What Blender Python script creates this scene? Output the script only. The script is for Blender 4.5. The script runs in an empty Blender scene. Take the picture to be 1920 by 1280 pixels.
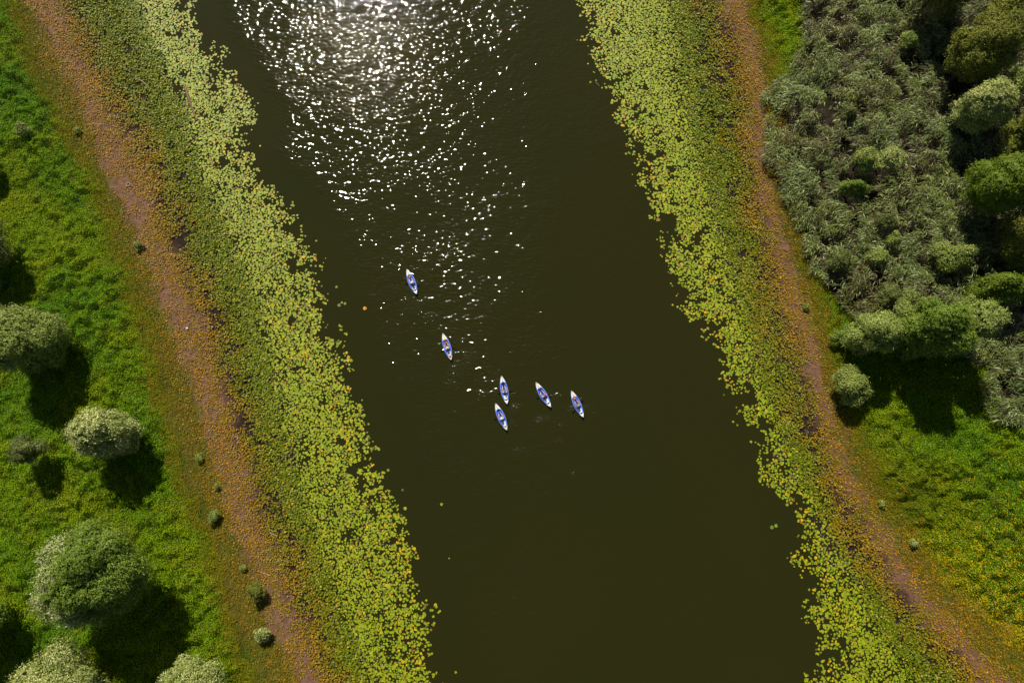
import bpy, bmesh, math, random
import numpy as np
from mathutils import Vector, Matrix
rng = np.random.default_rng(7)
random.seed(7)
SC = bpy.context.scene
COL = SC.collection

# ------------------------------------------------------------------ camera
CAMH = 90.0
PITCH = math.radians(11.5)          # camera leans this far forward from straight down
cs, sn = math.cos(PITCH), math.sin(PITCH)
cam = bpy.data.cameras.new('camera')
cam.sensor_width = 36.0
cam.lens = 24.0
cam.clip_end = 20000
camo = bpy.data.objects.new('camera', cam)
camo.location = (0, 0, CAMH)
camo.rotation_euler = (PITCH, 0, 0)
COL.objects.link(camo)
SC.camera = camo

# ------------------------------------------------------------------ light
SUN_EL = math.radians(46.0)
SUN_AZ = math.radians(-17.0)        # measured from +Y towards +X: up and a little left in the picture
sdir = Vector((math.sin(SUN_AZ) * math.cos(SUN_EL), math.cos(SUN_AZ) * math.cos(SUN_EL), math.sin(SUN_EL)))
world = bpy.data.worlds.new('World')
SC.world = world
world.use_nodes = True
wn = world.node_tree
sky = wn.nodes.new('ShaderNodeTexSky')
sky.sky_type = 'NISHITA'
sky.sun_disc = False
sky.sun_elevation = SUN_EL
sky.sun_rotation = SUN_AZ
wn.links.new(sky.outputs[0], wn.nodes['Background'].inputs[0])
wn.nodes['Background'].inputs[1].default_value = 0.05
sun = bpy.data.lights.new('sun', 'SUN')
sun.energy = 4.9
sun.angle = math.radians(0.5)
sun.color = (1.0, 0.94, 0.82)
suno = bpy.data.objects.new('sun', sun)
suno.rotation_euler = (-sdir).to_track_quat('-Z', 'Y').to_euler()
suno.location = (0, 0, 60)
COL.objects.link(suno)
SC.view_settings.view_transform = 'Standard'
SC.view_settings.look = 'None'
SC.view_settings.exposure = 0.0
SC.view_settings.gamma = 1.0
SC.view_settings.use_curve_mapping = False

# ------------------------------------------------------------------ helpers
def P(px, py, z=0.0):
    """where the picture point (1920x1280) lies in the world at height z"""
    u = (px - 960) / 1280.0
    v = (640 - py) / 1280.0
    t = (CAMH - z) / (cs - v * sn)
    return (u * t, (sn + v * cs) * t)

def smooth(t):
    return t * t * (3 - 2 * t)

def vnoise(x, y, s=0):
    xi = np.floor(x).astype(np.int64); yi = np.floor(y).astype(np.int64)
    fx = smooth(x - xi); fy = smooth(y - yi)
    def h(a, b):
        n = (a * 374761393 + b * 668265263 + s * 1442695041) & 0xffffffff
        n = ((n ^ (n >> 13)) * 1274126177) & 0xffffffff
        n = n ^ (n >> 16)
        return (n & 0xffff) / 65535.0
    a = h(xi, yi); b = h(xi + 1, yi); c = h(xi, yi + 1); d = h(xi + 1, yi + 1)
    return (a * (1 - fx) + b * fx) * (1 - fy) + (c * (1 - fx) + d * fx) * fy

def fbm(x, y, scale, s=0, o=3):
    """0..1 noise, feature size = scale metres"""
    x = np.asarray(x, float); y = np.asarray(y, float)
    r = 0; a = 1.0; t = 0; f = 1.0 / scale
    for k in range(o):
        r = r + a * vnoise(x * f + 31.7 * k + 500, y * f + 11.3 * k + 500, s + k * 17)
        t += a; a *= 0.5; f *= 2.03
    return r / t

def tag(o, label=None, cat=None, group=None, kind=None):
    if label: o['label'] = label
    if cat: o['category'] = cat
    if group: o['group'] = group
    if kind: o['kind'] = kind
    return o

def link(name, me, parent=None):
    o = bpy.data.objects.new(name, me)
    COL.objects.link(o)
    if parent: o.parent = parent
    return o

def empty(name, loc=(0, 0, 0), rz=0, parent=None):
    o = bpy.data.objects.new(name, None)
    o.empty_display_size = 0.3
    o.location = loc; o.rotation_euler = (0, 0, rz)
    COL.objects.link(o)
    if parent: o.parent = parent
    return o

def copy_tree(o, parent=None):
    c = o.copy(); COL.objects.link(c); c.parent = parent
    for ch in o.children: copy_tree(ch, c)
    return c

def mesh_np(name, V, F, C=None, mat=None, sm=False):
    """V (n,3), F (m,k) all faces with the same corner count, C (n,3) colours"""
    V = np.ascontiguousarray(V, dtype=np.float32); F = np.ascontiguousarray(F, dtype=np.int32)
    me = bpy.data.meshes.new(name)
    me.vertices.add(len(V)); me.vertices.foreach_set('co', V.ravel())
    k = F.shape[1]
    me.loops.add(F.size); me.loops.foreach_set('vertex_index', F.ravel())
    me.polygons.add(len(F))
    me.polygons.foreach_set('loop_start', np.arange(0, F.size, k, dtype=np.int32))
    if sm: me.polygons.foreach_set('use_smooth', np.ones(len(F), dtype=bool))
    if C is not None:
        a = me.attributes.new('col', 'FLOAT_COLOR', 'POINT')
        c4 = np.ones((len(V), 4), dtype=np.float32); c4[:, :3] = C
        a.data.foreach_set('color', c4.ravel())
    me.update(calc_edges=True)
    if mat: me.materials.append(mat)
    return me

def norm(a):
    return a / np.maximum(np.linalg.norm(a, axis=-1, keepdims=True), 1e-9)

def frames(n, up_hint):
    """orthonormal frame: columns x = along (up_hint made perpendicular to n), y, z = n"""
    n = norm(n)
    x = norm(up_hint - n * np.sum(up_hint * n, axis=1, keepdims=True))
    y = np.cross(n, x)
    return np.stack([x, y, n], axis=2)      # (N,3,3)

def scatter(T, TF, pos, R, S, colr, vcol=None):
    """T (k,3) template, TF (f,c) faces, R (N,3,3), S (N,) or (N,3), colr (N,3) -> V,F,C"""
    N = len(pos); k = len(T)
    S = np.asarray(S, float)
    if S.ndim == 1: S = np.repeat(S[:, None], 3, axis=1)
    L = T[None, :, :] * S[:, None, :]
    V = np.einsum('nij,nkj->nki', R, L) + pos[:, None, :]
    F = TF[None] + (np.arange(N) * k)[:, None, None]
    C = np.repeat(colr, k, axis=0)
    if vcol is not None: C = C * np.tile(vcol, (N, 1))
    return V.reshape(-1, 3), F.reshape(-1, TF.shape[1]), C

def join(parts):
    V = []; F = []; C = []; o = 0
    for v, f, c in parts:
        V.append(v); F.append(f + o); C.append(c); o += len(v)
    return np.concatenate(V), np.concatenate(F), np.concatenate(C)

def mixc(a, b, t):
    a = np.asarray(a, float); b = np.asarray(b, float); t = np.asarray(t)[:, None]
    return a * (1 - t) + b * t

# ------------------------------------------------------------------ materials
def new_mat(name):
    m = bpy.data.materials.new(name); m.use_nodes = True
    return m, m.node_tree, m.node_tree.nodes['Principled BSDF']

def plain(name, col, rough=0.5, spec=0.5, grain=0.0, gs=30.0, metal=0.0):
    m, nt, b = new_mat(name)
    b.inputs['Roughness'].default_value = rough
    b.inputs['Specular IOR Level'].default_value = spec
    b.inputs['Metallic'].default_value = metal
    tc = nt.nodes.new('ShaderNodeTexCoord')
    nz = nt.nodes.new('ShaderNodeTexNoise'); nz.inputs['Scale'].default_value = gs; nz.inputs['Detail'].default_value = 3
    nt.links.new(tc.outputs['Object'], nz.inputs['Vector'])
    mx = nt.nodes.new('ShaderNodeMix'); mx.data_type = 'RGBA'
    mx.inputs['A'].default_value = (*[c * (1 - grain) for c in col], 1)
    mx.inputs['B'].default_value = (*[min(1, c * (1 + grain)) for c in col], 1)
    nt.links.new(nz.outputs['Fac'], mx.inputs['Factor'])
    nt.links.new(mx.outputs['Result'], b.inputs['Base Color'])
    return m

def leafmat(name, rough=0.45, spec=0.5, trans=0.2, vary=0.15, vs=2.0):
    m, nt, b = new_mat(name)
    at = nt.nodes.new('ShaderNodeAttribute'); at.attribute_name = 'col'
    tc = nt.nodes.new('ShaderNodeTexCoord')
    nz = nt.nodes.new('ShaderNodeTexNoise'); nz.inputs['Scale'].default_value = vs
    nt.links.new(tc.outputs['Object'], nz.inputs['Vector'])
    mr = nt.nodes.new('ShaderNodeMapRange'); mr.inputs['To Min'].default_value = 1 - vary; mr.inputs['To Max'].default_value = 1 + vary
    nt.links.new(nz.outputs['Fac'], mr.inputs['Value'])
    mu = nt.nodes.new('ShaderNodeVectorMath'); mu.operation = 'SCALE'
    nt.links.new(at.outputs['Color'], mu.inputs[0]); nt.links.new(mr.outputs[0], mu.inputs['Scale'])
    nt.links.new(mu.outputs[0], b.inputs['Base Color'])
    b.inputs['Roughness'].default_value = rough
    b.inputs['Specular IOR Level'].default_value = spec
    if trans > 0:
        tr = nt.nodes.new('ShaderNodeBsdfTranslucent')
        nt.links.new(mu.outputs[0], tr.inputs['Color'])
        ms = nt.nodes.new('ShaderNodeMixShader'); ms.inputs[0].default_value = trans
        out = nt.nodes['Material Output']
        nt.links.new(b.outputs[0], ms.inputs[1]); nt.links.new(tr.outputs[0], ms.inputs[2])
        nt.links.new(ms.outputs[0], out.inputs['Surface'])
    return m

M_pad = leafmat('lily_pad_surface', 0.50, 0.36, 0.0, 0.12, 3.0)
M_emer = leafmat('upright_lily_leaf', 0.42, 0.18, 0.10, 0.15, 3.0)
M_herb = leafmat('meadow_leaf', 0.6, 0.08, 0.22, 0.2, 1.2)
M_dry = leafmat('withered_leaf', 0.6, 0.2, 0.05, 0.2, 5.0)
M_tree = leafmat('willow_leaf', 0.55, 0.2, 0.12, 0.15, 1.5)
M_reed = leafmat('reed_leaf', 0.45, 0.3, 0.10, 0.2, 1.0)
M_bark = plain('bark', (0.10, 0.075, 0.05), 0.9, 0.2, 0.4, 8)
M_drift = plain('driftwood', (0.42, 0.33, 0.27), 0.8, 0.2, 0.3, 20)
M_log = plain('wet_log', (0.14, 0.075, 0.03), 0.5, 0.3, 0.4, 9)

# ------------------------------------------------------------------ banks (traced as bands across the river, one row per 100 px)
rows = np.array([0, 100, 200, 300, 400, 500, 600, 700, 800, 900, 1000, 1100, 1200, 1280], float)
def band(xs, ys=rows):
    ys = np.asarray(ys, float); xs = np.asarray(xs, float)
    pts = np.array([P(x, y) for x, y in zip(xs, ys)])
    # beyond the frame the banks run on in their own direction
    o = np.argsort(pts[:, 1]); pts = pts[o]
    n = len(pts); q = max(3, n // 3)
    sl_top = (pts[-1, 0] - pts[-q, 0]) / (pts[-1, 1] - pts[-q, 1])
    sl_bot = (pts[q, 0] - pts[0, 0]) / (pts[q, 1] - pts[0, 1])
    sl_top = -0.42 * 0.8 + 0.2 * sl_top; sl_bot = -0.42 * 0.8 + 0.2 * sl_bot
    far = 4000.0
    X = np.concatenate([[pts[0, 0] - sl_bot * far], pts[:, 0], [pts[-1, 0] + sl_top * far]])
    Y = np.concatenate([[pts[0, 1] - far], pts[:, 1], [pts[-1, 1] + far]])
    return lambda y: np.interp(y, Y, X)

L0 = band([350, 375, 402, 440, 470, 474, 450, 467, 520, 560, 594, 600, 611, 622, 650, 680, 700, 730, 750, 770, 795, 802, 815, 825],
          [0, 60, 95, 165, 195, 240, 282, 312, 360, 420, 470, 530, 590, 640, 720, 790, 860, 930, 1000, 1080, 1130, 1190, 1240, 1280])
L1 = band([235, 285, 330, 355, 400, 440, 475, 495, 515, 540, 575, 610, 640, 670])
L2 = band([120, 165, 210, 265, 300, 345, 385, 420, 450, 478, 515, 548, 580, 610])
L3 = band([50, 105, 150, 190, 235, 275, 315, 350, 385, 410, 440, 490, 520, 555])
L4 = band([35, 65, 110, 165, 215, 240, 285, 305, 320, 355, 400, 430, 455, 475])
R0 = band([1085, 1105, 1118, 1130, 1155, 1165, 1195, 1215, 1245, 1255, 1252, 1282, 1295, 1315, 1350, 1360, 1385, 1425, 1445, 1485, 1505, 1508, 1522, 1542, 1528, 1520],
          [0, 50, 110, 150, 180, 240, 300, 370, 410, 440, 480, 530, 580, 610, 640, 700, 790, 805, 900, 960, 1000, 1060, 1130, 1190, 1240, 1280])
R1 = band([1270, 1285, 1300, 1320, 1350, 1380, 1408, 1440, 1478, 1515, 1575, 1630, 1680, 1720])
R2 = band([1345, 1375, 1400, 1405, 1425, 1445, 1470, 1500, 1530, 1565, 1615, 1675, 1765, 1840])
R3 = band([1395, 1425, 1437, 1440, 1458, 1490, 1520, 1545, 1572, 1600, 1660, 1730, 1820, 1900])
R4 = band([1402, 1432, 1444, 1454, 1478, 1508, 1540, 1562, 1592, 1625, 1695, 1775, 1880, 1990])
RR = band([1490, 1492, 1438, 1432, 1478, 1500, 1560, 1600, 1690, 1830, 1835, 1860, 1960, 2150, 2300, 2400],
          [0, 120, 180, 300, 420, 500, 570, 610, 640, 690, 740, 790, 830, 900, 1100, 1280])      # edge of the reed bed

def land(x, y):
    """metres inland from where the mud begins (negative = river side)"""
    return np.maximum(L2(y) - x, x - R2(y))

def ground_z(x, y):
    d = land(x, y)
    inl = np.maximum(L4(y) - x, x - R4(y))
    z = np.interp(d, [-60, -18, -10, -6, -2, 2, 5, 10, 60], [-2.2, -0.9, -0.12, -0.005, 0.03, 0.07, 0.12, 0.3, 0.9])
    m = np.clip(inl / 2.5, 0, 1)
    z = z + 0.11 * (fbm(x, y, 2.6, 3) - .5) + m * 0.5 * (fbm(x, y, 3.2, 5) - 0.45) + m * .5 * (fbm(x, y, 18, 6) - .45)
    return z

def herb_top(x, y):
    """height of the leafy surface over the ground: mounds about a metre across"""
    a = fbm(x, y, 1.25, 21, 2); b = fbm(x, y, 7, 23, 2)
    return 0.10 + 1.9 * np.clip(a - 0.32, 0, 1) * (0.45 + 0.95 * b)

# ------------------------------------------------------------------ ground sheet
gx = np.unique(np.concatenate([[-4000, -2000, -1000, -600, -350, -220, -150, -110], np.arange(-88, 88.1, 0.7), [110, 150, 220, 350, 600, 1000, 2000, 4000]]))
gy = np.unique(np.concatenate([[-4000, -2000, -1000, -500, -300, -200, -120, -80], np.arange(-56, 86.1, 0.7), [100, 130, 180, 260, 400, 700, 1200, 2400, 4000]]))
GX, GY = np.meshgrid(gx, gy)
GZ = ground_z(GX, GY)
nx, ny = len(gx), len(gy)
idx = np.arange(nx * ny).reshape(ny, nx)
GF = np.stack([idx[:-1, :-1], idx[:-1, 1:], idx[1:, 1:], idx[1:, :-1]], axis=-1).reshape(-1, 4)
fx, fy = GX.ravel(), GY.ravel()
d3 = np.maximum(L3(fy) - fx, fx - R3(fy)); d4 = np.maximum(L4(fy) - fx, fx - R4(fy)); dm = land(fx, fy)
mud = np.array([0.185, 0.098, 0.060]); wet = np.array([0.030, 0.018, 0.014]); soil = np.array([0.105, 0.095, 0.012]); green = np.array([0.035, 0.06, 0.003]); brown = np.array([0.030, 0.022, 0.013])
gc = mixc(wet, mud, smooth(np.clip((dm + 1.2) / 3.0 + (fbm(fx, fy, 3, 9) - .5) * 1.2, 0, 1)))
gc = gc * (1 - smooth(np.clip(d3 / 1.5 + .5 + (fbm(fx, fy, 2, 19) - .5) * 2, 0, 1))[:, None]) + soil * smooth(np.clip(d3 / 1.5 + .5 + (fbm(fx, fy, 2, 19) - .5) * 2, 0, 1))[:, None]
k4 = smooth(np.clip(d4 / 2.0 + .4 + (fbm(fx, fy, 2.5, 29) - .5) * 2, 0, 1))[:, None]
gc = gc * (1 - k4) + green * k4
kr = smooth(np.clip((fx - RR(fy)) / 1.5 + .3, 0, 1))[:, None]
gc = gc * (1 - kr) + brown * kr
m, nt, b = new_mat('ground_surface')
at = nt.nodes.new('ShaderNodeAttribute'); at.attribute_name = 'col'
tc = nt.nodes.new('ShaderNodeTexCoord')
n1 = nt.nodes.new('ShaderNodeTexNoise'); n1.inputs['Scale'].default_value = 1.6; n1.inputs['Detail'].default_value = 6; n1.inputs['Roughness'].default_value = 0.65
nt.links.new(tc.outputs['Object'], n1.inputs['Vector'])
mr = nt.nodes.new('ShaderNodeMapRange'); mr.inputs['From Min'].default_value = .3; mr.inputs['From Max'].default_value = .7; mr.inputs['To Min'].default_value = .6; mr.inputs['To Max'].default_value = 1.35
nt.links.new(n1.outputs['Fac'], mr.inputs['Value'])
mu = nt.nodes.new('ShaderNodeVectorMath'); mu.operation = 'SCALE'
nt.links.new(at.outputs['Color'], mu.inputs[0]); nt.links.new(mr.outputs[0], mu.inputs['Scale'])
nt.links.new(mu.outputs[0], b.inputs['Base Color'])
b.inputs['Roughness'].default_value = 0.8; b.inputs['Specular IOR Level'].default_value = 0.1
bp = nt.nodes.new('ShaderNodeBump'); bp.inputs['Distance'].default_value = 0.08; bp.inputs['Strength'].default_value = 0.8
n2 = nt.nodes.new('ShaderNodeTexNoise'); n2.inputs['Scale'].default_value = 5; n2.inputs['Detail'].default_value = 4
nt.links.new(tc.outputs['Object'], n2.inputs['Vector']); nt.links.new(n2.outputs['Fac'], bp.inputs['Height']); nt.links.new(bp.outputs[0], b.inputs['Normal'])
M_ground = m
g = link('ground', mesh_np('ground', np.stack([fx, fy, GZ.ravel()], 1), GF, gc, M_ground, True))
tag(g, 'mud banks and meadow ground on both sides of the river', kind='structure')

# ------------------------------------------------------------------ water sheet
wx = np.unique(np.concatenate([[-2500, -1200, -500, -200, -110], np.arange(-75, 85.1, 0.5), [110, 200, 500, 1200, 2500]]))
wy = np.unique(np.concatenate([[-4000, -2000, -800, -300, -150, -80], np.arange(-50, 80.1, 0.5), [100, 150, 300, 800, 2000, 4000]]))
WX, WY = np.meshgrid(wx, wy); nx, ny = len(wx), len(wy)
idx = np.arange(nx * ny).reshape(ny, nx)
WF = np.stack([idx[:-1, :-1], idx[:-1, 1:], idx[1:, 1:], idx[1:, :-1]], axis=-1).reshape(-1, 4)
fx, fy = WX.ravel(), WY.ravel()
# how ruffled the surface is: sheltered along the left bank and on the right half, lightly wind-blown between
rl = smooth(np.clip((fx - L0(fy) - 3.2 + 3.0 * (fbm(fx, fy, 5, 41) - .5)) / 4.0, 0, 1))
xr = np.interp(fy, [-40, 0, 20, 45, 80], [4, 3.5, 3.2, 1, 0]) * 1.0
rr = 1 - smooth(np.clip((fx - xr + 4 * (fbm(fx, fy, 6, 42) - .5)) / 6.0, 0, 1)) * 0.62
patch = np.clip(0.84 + 1.1 * (fbm(fx, fy, 6, 43, 3) - .5), .5, 1.1)
ruf = rl * rr * patch
wake = np.zeros_like(fx)
for (px, py, r, a) in [(866, 690, 1.1, 1), (855, 703, .8, 1), (880, 672, .9, .9), (806, 597, .8, .9), (775, 580, 1.2, .7), (765, 565, .7, .8), (800, 570, .8, .8),
                       (966, 769, .9, 1), (957, 745, .6, .6), (960, 797, .7, .7), (1041, 747, .7, 1), (1018, 790, .8, .6), (1028, 787, .6, .7), (1104, 768, .8, .8), (1110, 775, .7, .7),
                       (1055, 800, .8, .6), (1072, 768, .5, .7), (930, 737, .5, .7), (972, 850, 1.1, .5), (1045, 828, .9, .45), (1075, 890, .9, .4), (905, 742, .8, .45), (930, 715, .6, .5),
                       (838, 642, .5, .5), (990, 855, .8, .4), (850, 720, 1.2, .5)]:
    cx, cy = P(px, py); q = ((fx - cx) ** 2 + ((fy - cy) * 1.2) ** 2) / (r * r)
    wake = np.maximum(wake, a * np.exp(-q * 1.3))
wc = np.stack([ruf, wake, np.clip(fbm(fx, fy, 14, 44), 0, 1)], 1)
m, nt, b = new_mat('river_water')
at = nt.nodes.new('ShaderNodeAttribute'); at.attribute_name = 'col'
sp = nt.nodes.new('ShaderNodeSeparateColor'); nt.links.new(at.outputs['Color'], sp.inputs[0])
tc = nt.nodes.new('ShaderNodeTexCoord')
def wave(scale, sx, sy, rot, detail, rough=0.5):
    mp = nt.nodes.new('ShaderNodeMapping'); mp.inputs['Scale'].default_value = (sx, sy, 1); mp.inputs['Rotation'].default_value = (0, 0, rot)
    nt.links.new(tc.outputs['Object'], mp.inputs['Vector'])
    n = nt.nodes.new('ShaderNodeTexNoise'); n.inputs['Scale'].default_value = scale; n.inputs['Detail'].default_value = detail; n.inputs['Roughness'].default_value = rough
    nt.links.new(mp.outputs[0], n.inputs['Vector'])
    return n.outputs['Fac']
def math_(op, a, b_):
    n = nt.nodes.new('ShaderNodeMath'); n.operation = op
    for i, v in enumerate((a, b_)):
        if isinstance(v, (int, float)): n.inputs[i].default_value = v
        else: nt.links.new(v, n.inputs[i])
    return n.outputs[0]
WAVE_A, WAVE_B, WAVE_W = 0.138, 0.20, 0.52
a_ = wave(2.05, 0.75, 1.28, 0.25, 0.0, 0.4)
b_ = wave(0.75, 0.8, 1.2, -0.3, 0.5, 0.4)
c_ = wave(3.4, 1.0, 1.0, 0.0, 2.0, 0.6)
amp = math_('MULTIPLY', math_('ADD', math_('MULTIPLY', a_, WAVE_A), math_('MULTIPLY', b_, WAVE_B)), math_('ADD', math_('MULTIPLY', sp.outputs[0], 0.96), 0.04))
wk = math_('MULTIPLY', math_('MULTIPLY', c_, WAVE_W), sp.outputs[1])
hgt = math_('ADD', amp, wk)
bp = nt.nodes.new('ShaderNodeBump'); bp.inputs['Strength'].default_value = 1.0; bp.inputs['Distance'].default_value = 1.0
nt.links.new(hgt, bp.inputs['Height'])
cr = nt.nodes.new('ShaderNodeMix'); cr.data_type = 'RGBA'
cr.inputs['A'].default_value = (0.0200, 0.0220, 0.0042, 1); cr.inputs['B'].default_value = (0.0250, 0.0232, 0.0044, 1)
nt.links.new(sp.outputs[2], cr.inputs['Factor'])
# light coming back out of the murky water does not see the ripples; the mirror on top does
df = nt.nodes.new('ShaderNodeBsdfDiffuse'); gl = nt.nodes.new('ShaderNodeBsdfGlossy'); fr = nt.nodes.new('ShaderNodeFresnel'); ms = nt.nodes.new('ShaderNodeMixShader')
gl.inputs['Roughness'].default_value = 0.04; fr.inputs['IOR'].default_value = 1.33
nt.links.new(cr.outputs['Result'], df.inputs['Color']); nt.links.new(bp.outputs[0], gl.inputs['Normal']); nt.links.new(bp.outputs[0], fr.inputs['Normal'])
nt.links.new(fr.outputs[0], ms.inputs[0]); nt.links.new(df.outputs[0], ms.inputs[1]); nt.links.new(gl.outputs[0], ms.inputs[2])
nt.links.new(ms.outputs[0], nt.nodes['Material Output'].inputs['Surface']); nt.nodes.remove(b)
w = link('river_water', mesh_np('river_water', np.stack([fx, fy, np.zeros_like(fx)], 1), WF, wc, m, True))
tag(w, 'dark olive river water with sun glitter towards the top', kind='structure')

# ------------------------------------------------------------------ sampling over the place
X0, X1, Y0, Y1 = -84.0, 84.0, -52.0, 80.0
def in_view(x, y, margin=9.0):
    """keeps the places the picture, or one taken a few steps aside, can see"""
    D = cs * CAMH + sn * y            # depth along the view axis for ground points
    u = x / D; v = (cs * y - sn * CAMH) / D
    mm = margin / CAMH
    return (np.abs(u) < 0.75 + mm) & (np.abs(v) < 0.5 + mm)

def jgrid(sp, jit=0.5, margin=9.0):
    xs = np.arange(X0, X1, sp); ys = np.arange(Y0, Y1, sp * 0.866)
    A, B = np.meshgrid(xs, ys)
    A = A + (np.arange(len(ys)) % 2)[:, None] * sp * 0.5
    A = A.ravel() + rng.uniform(-jit, jit, A.size) * sp; B = B.ravel() + rng.uniform(-jit, jit, B.size) * sp
    k = in_view(A, B, margin)
    return A[k], B[k]

def uni(n):
    return rng.uniform(0, 1, n)

# ---- floating pads
def disc(k=9, notch=0.5, cup=0.0):
    """round leaf with a notch, as a triangle fan"""
    ang = np.linspace(notch / 2, 2 * np.pi - notch / 2, k)
    V = [(0.12, 0, 0.0)] + [(math.cos(a) * (1 + .05 * math.sin(3 * a)), math.sin(a) * (0.92), cup) for a in ang]
    F = [(0, i, i + 1) for i in range(1, k)]
    return np.array(V, float), np.array(F, int)

def up_normals(n, tilt):
    a = rng.uniform(0, 2 * np.pi, n); t = rng.normal(0, tilt, n)
    return np.stack([np.sin(t) * np.cos(a), np.sin(t) * np.sin(a), np.cos(t)], 1)

def rand_dirs(n):
    a = rng.uniform(0, 2 * np.pi, n)
    return np.stack([np.cos(a), np.sin(a), np.zeros(n)], 1)

ax, ay = jgrid(0.258, 0.45)
inner = np.minimum(np.where(ax < 0, L0(ay) - ax, ax - R0(ay)), 99)        # metres in from the open-water edge
wid = np.where(ax < 0, L1(ay) - ax, ax - R1(ay))
left = ax < 0
rag = (fbm(ax, ay, 3.2, 51, 3) - 0.5) * 4.2 + (fbm(ax, ay, 0.8, 52, 2) - .5) * 3.4
e = inner + rag + 0.4
hole = fbm(ax, ay, 1.5, 53, 2)
dens = np.interp(e, [-0.6, 0, 0.8, 2.0, 4.5, 8], [0, .34, .56, .74, .90, .93])
big_holes = smooth(np.clip((fbm(ax, ay, 5, 54) - .5) * 5, 0, 1))
dens = dens - np.clip(hole - 0.56, 0, 1) * np.where(e < 5, 4.5, 3.0) * (0.6 + .5 * big_holes)
dens *= 1 - smooth(np.clip((wid + rng.normal(0, 1.0, len(ax))) / 3.0 + 0.5, 0, 1))
# a few stray leaves beyond the edge
keep = (uni(len(ax)) < dens) & (e > -0.6)
ax, ay, e, left, inner = ax[keep], ay[keep], e[keep], left[keep], inner[keep]
n = len(ax)
prad = np.clip(rng.lognormal(math.log(.130), .26, n), .07, .23) * np.interp(e, [0, 6, 12], [1.04, 1.0, .9])
orange_p = np.interp(e, [0, 2.5, 6, 12], [.085, .06, .014, .007]) * np.interp(fbm(ax, ay, 4, 55), [.35, .6], [.35, 2.2])
is_or = uni(n) < orange_p
t1 = uni(n); t2 = np.clip(fbm(ax, ay, 5, 56) * 2 - .5, 0, 1)
pc = mixc((0.320, 0.350, 0.006), (0.205, 0.285, 0.007), t1 * .7 + .3 * t2)
pc[uni(n) < .20] = (0.36, 0.34, 0.012)
pc[uni(n) < .07] = (0.14, 0.16, 0.012)
pc[uni(n) < .03] = (0.24, 0.13, 0.015)
oc = mixc((0.68, 0.36, 0.006), (0.50, 0.36, 0.008), uni(n))
oc[uni(n) < .10] = (0.45, 0.20, 0.02)
pc[is_or] = oc[is_or]
pc *= rng.uniform(0.84, 1.28, (n, 1))
pz = 0.012 + 0.03 * uni(n)
Nn = up_normals(n, 0.05); Rr = frames(Nn, rand_dirs(n))
# individuals: the outermost, biggest leaves on each bank
score = -e * 1.0 + prad * 14 + rng.normal(0, .25, n)
D_ = cs * CAMH + sn * ay; vis = (np.abs(ax / D_) < .745) & (np.abs((cs * ay - sn * CAMH) / D_) < .495)
score[~vis] = -1e9
pick = np.argsort(-score)[:290]
TP, TPF = disc(10, 0.55)
pad_templates = {}
def pad_mesh(kind, c):
    if kind not in pad_templates:
        pad_templates[kind] = mesh_np('lily_pad', TP * np.array([1, 1, 1]), TPF, np.tile(c, (len(TP), 1)), M_pad)
    return pad_templates[kind]
for i in pick:
    if is_or[i]:
        kd = ('orange', int(uni(1)[0] * 3)); c = [(0.68, 0.36, 0.006), (0.58, 0.38, 0.008), (0.50, 0.24, 0.012)][kd[1]]
    else:
        kd = ('green', int(uni(1)[0] * 4)); c = [(0.27, 0.31, 0.009), (0.19, 0.26, 0.009), (0.34, 0.33, 0.012), (0.23, 0.29, 0.01)][kd[1]]
    o = link('lily_pad', pad_mesh(kd, np.array(c)))
    o.location = (ax[i], ay[i], pz[i]); o.scale = (prad[i], prad[i], 1)
    o.rotation_euler = (rng.normal(0, .05), rng.normal(0, .05), rng.uniform(0, 6.28))
    side = 'left' if left[i] else 'right'
    if is_or[i]:
        tag(o, 'orange lily pad floating on the ragged outer edge of the %s bank bed' % side, 'lily pad', 'orange lily pads along the %s bank' % side)
    else:
        tag(o, 'green lily pad floating on the ragged outer edge of the %s bank bed' % side, 'lily pad', 'green lily pads along the %s bank' % side)
rest = np.ones(n, bool); rest[pick] = False
V, F, C = scatter(TP, TPF, np.stack([ax, ay, pz], 1)[rest], Rr[rest], np.stack([prad, prad, np.ones(n)], 1)[rest], pc[rest], np.array([[.72, .88, 1]] + [[1.06, 1.02, 1]] * 10))
o = link('lily_pad_bed', mesh_np('lily_pad_bed', V, F, C, M_pad))
tag(o, 'dense yellow-green carpet of floating lily pads along both banks', 'lily pads', kind='stuff')
def stray(px, py, r, c, label, leaves=1):
    x, y = P(px, py)
    if leaves == 1:
        o = link('lily_pad', mesh_np('lily_pad', TP * np.array([r, r, 1]), TPF, np.tile(c, (len(TP), 1)), M_pad)); o.location = (x, y, 0.02)
        o.rotation_euler = (0, 0, rng.uniform(0, 6))
        tag(o, label, 'lily pad')
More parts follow.
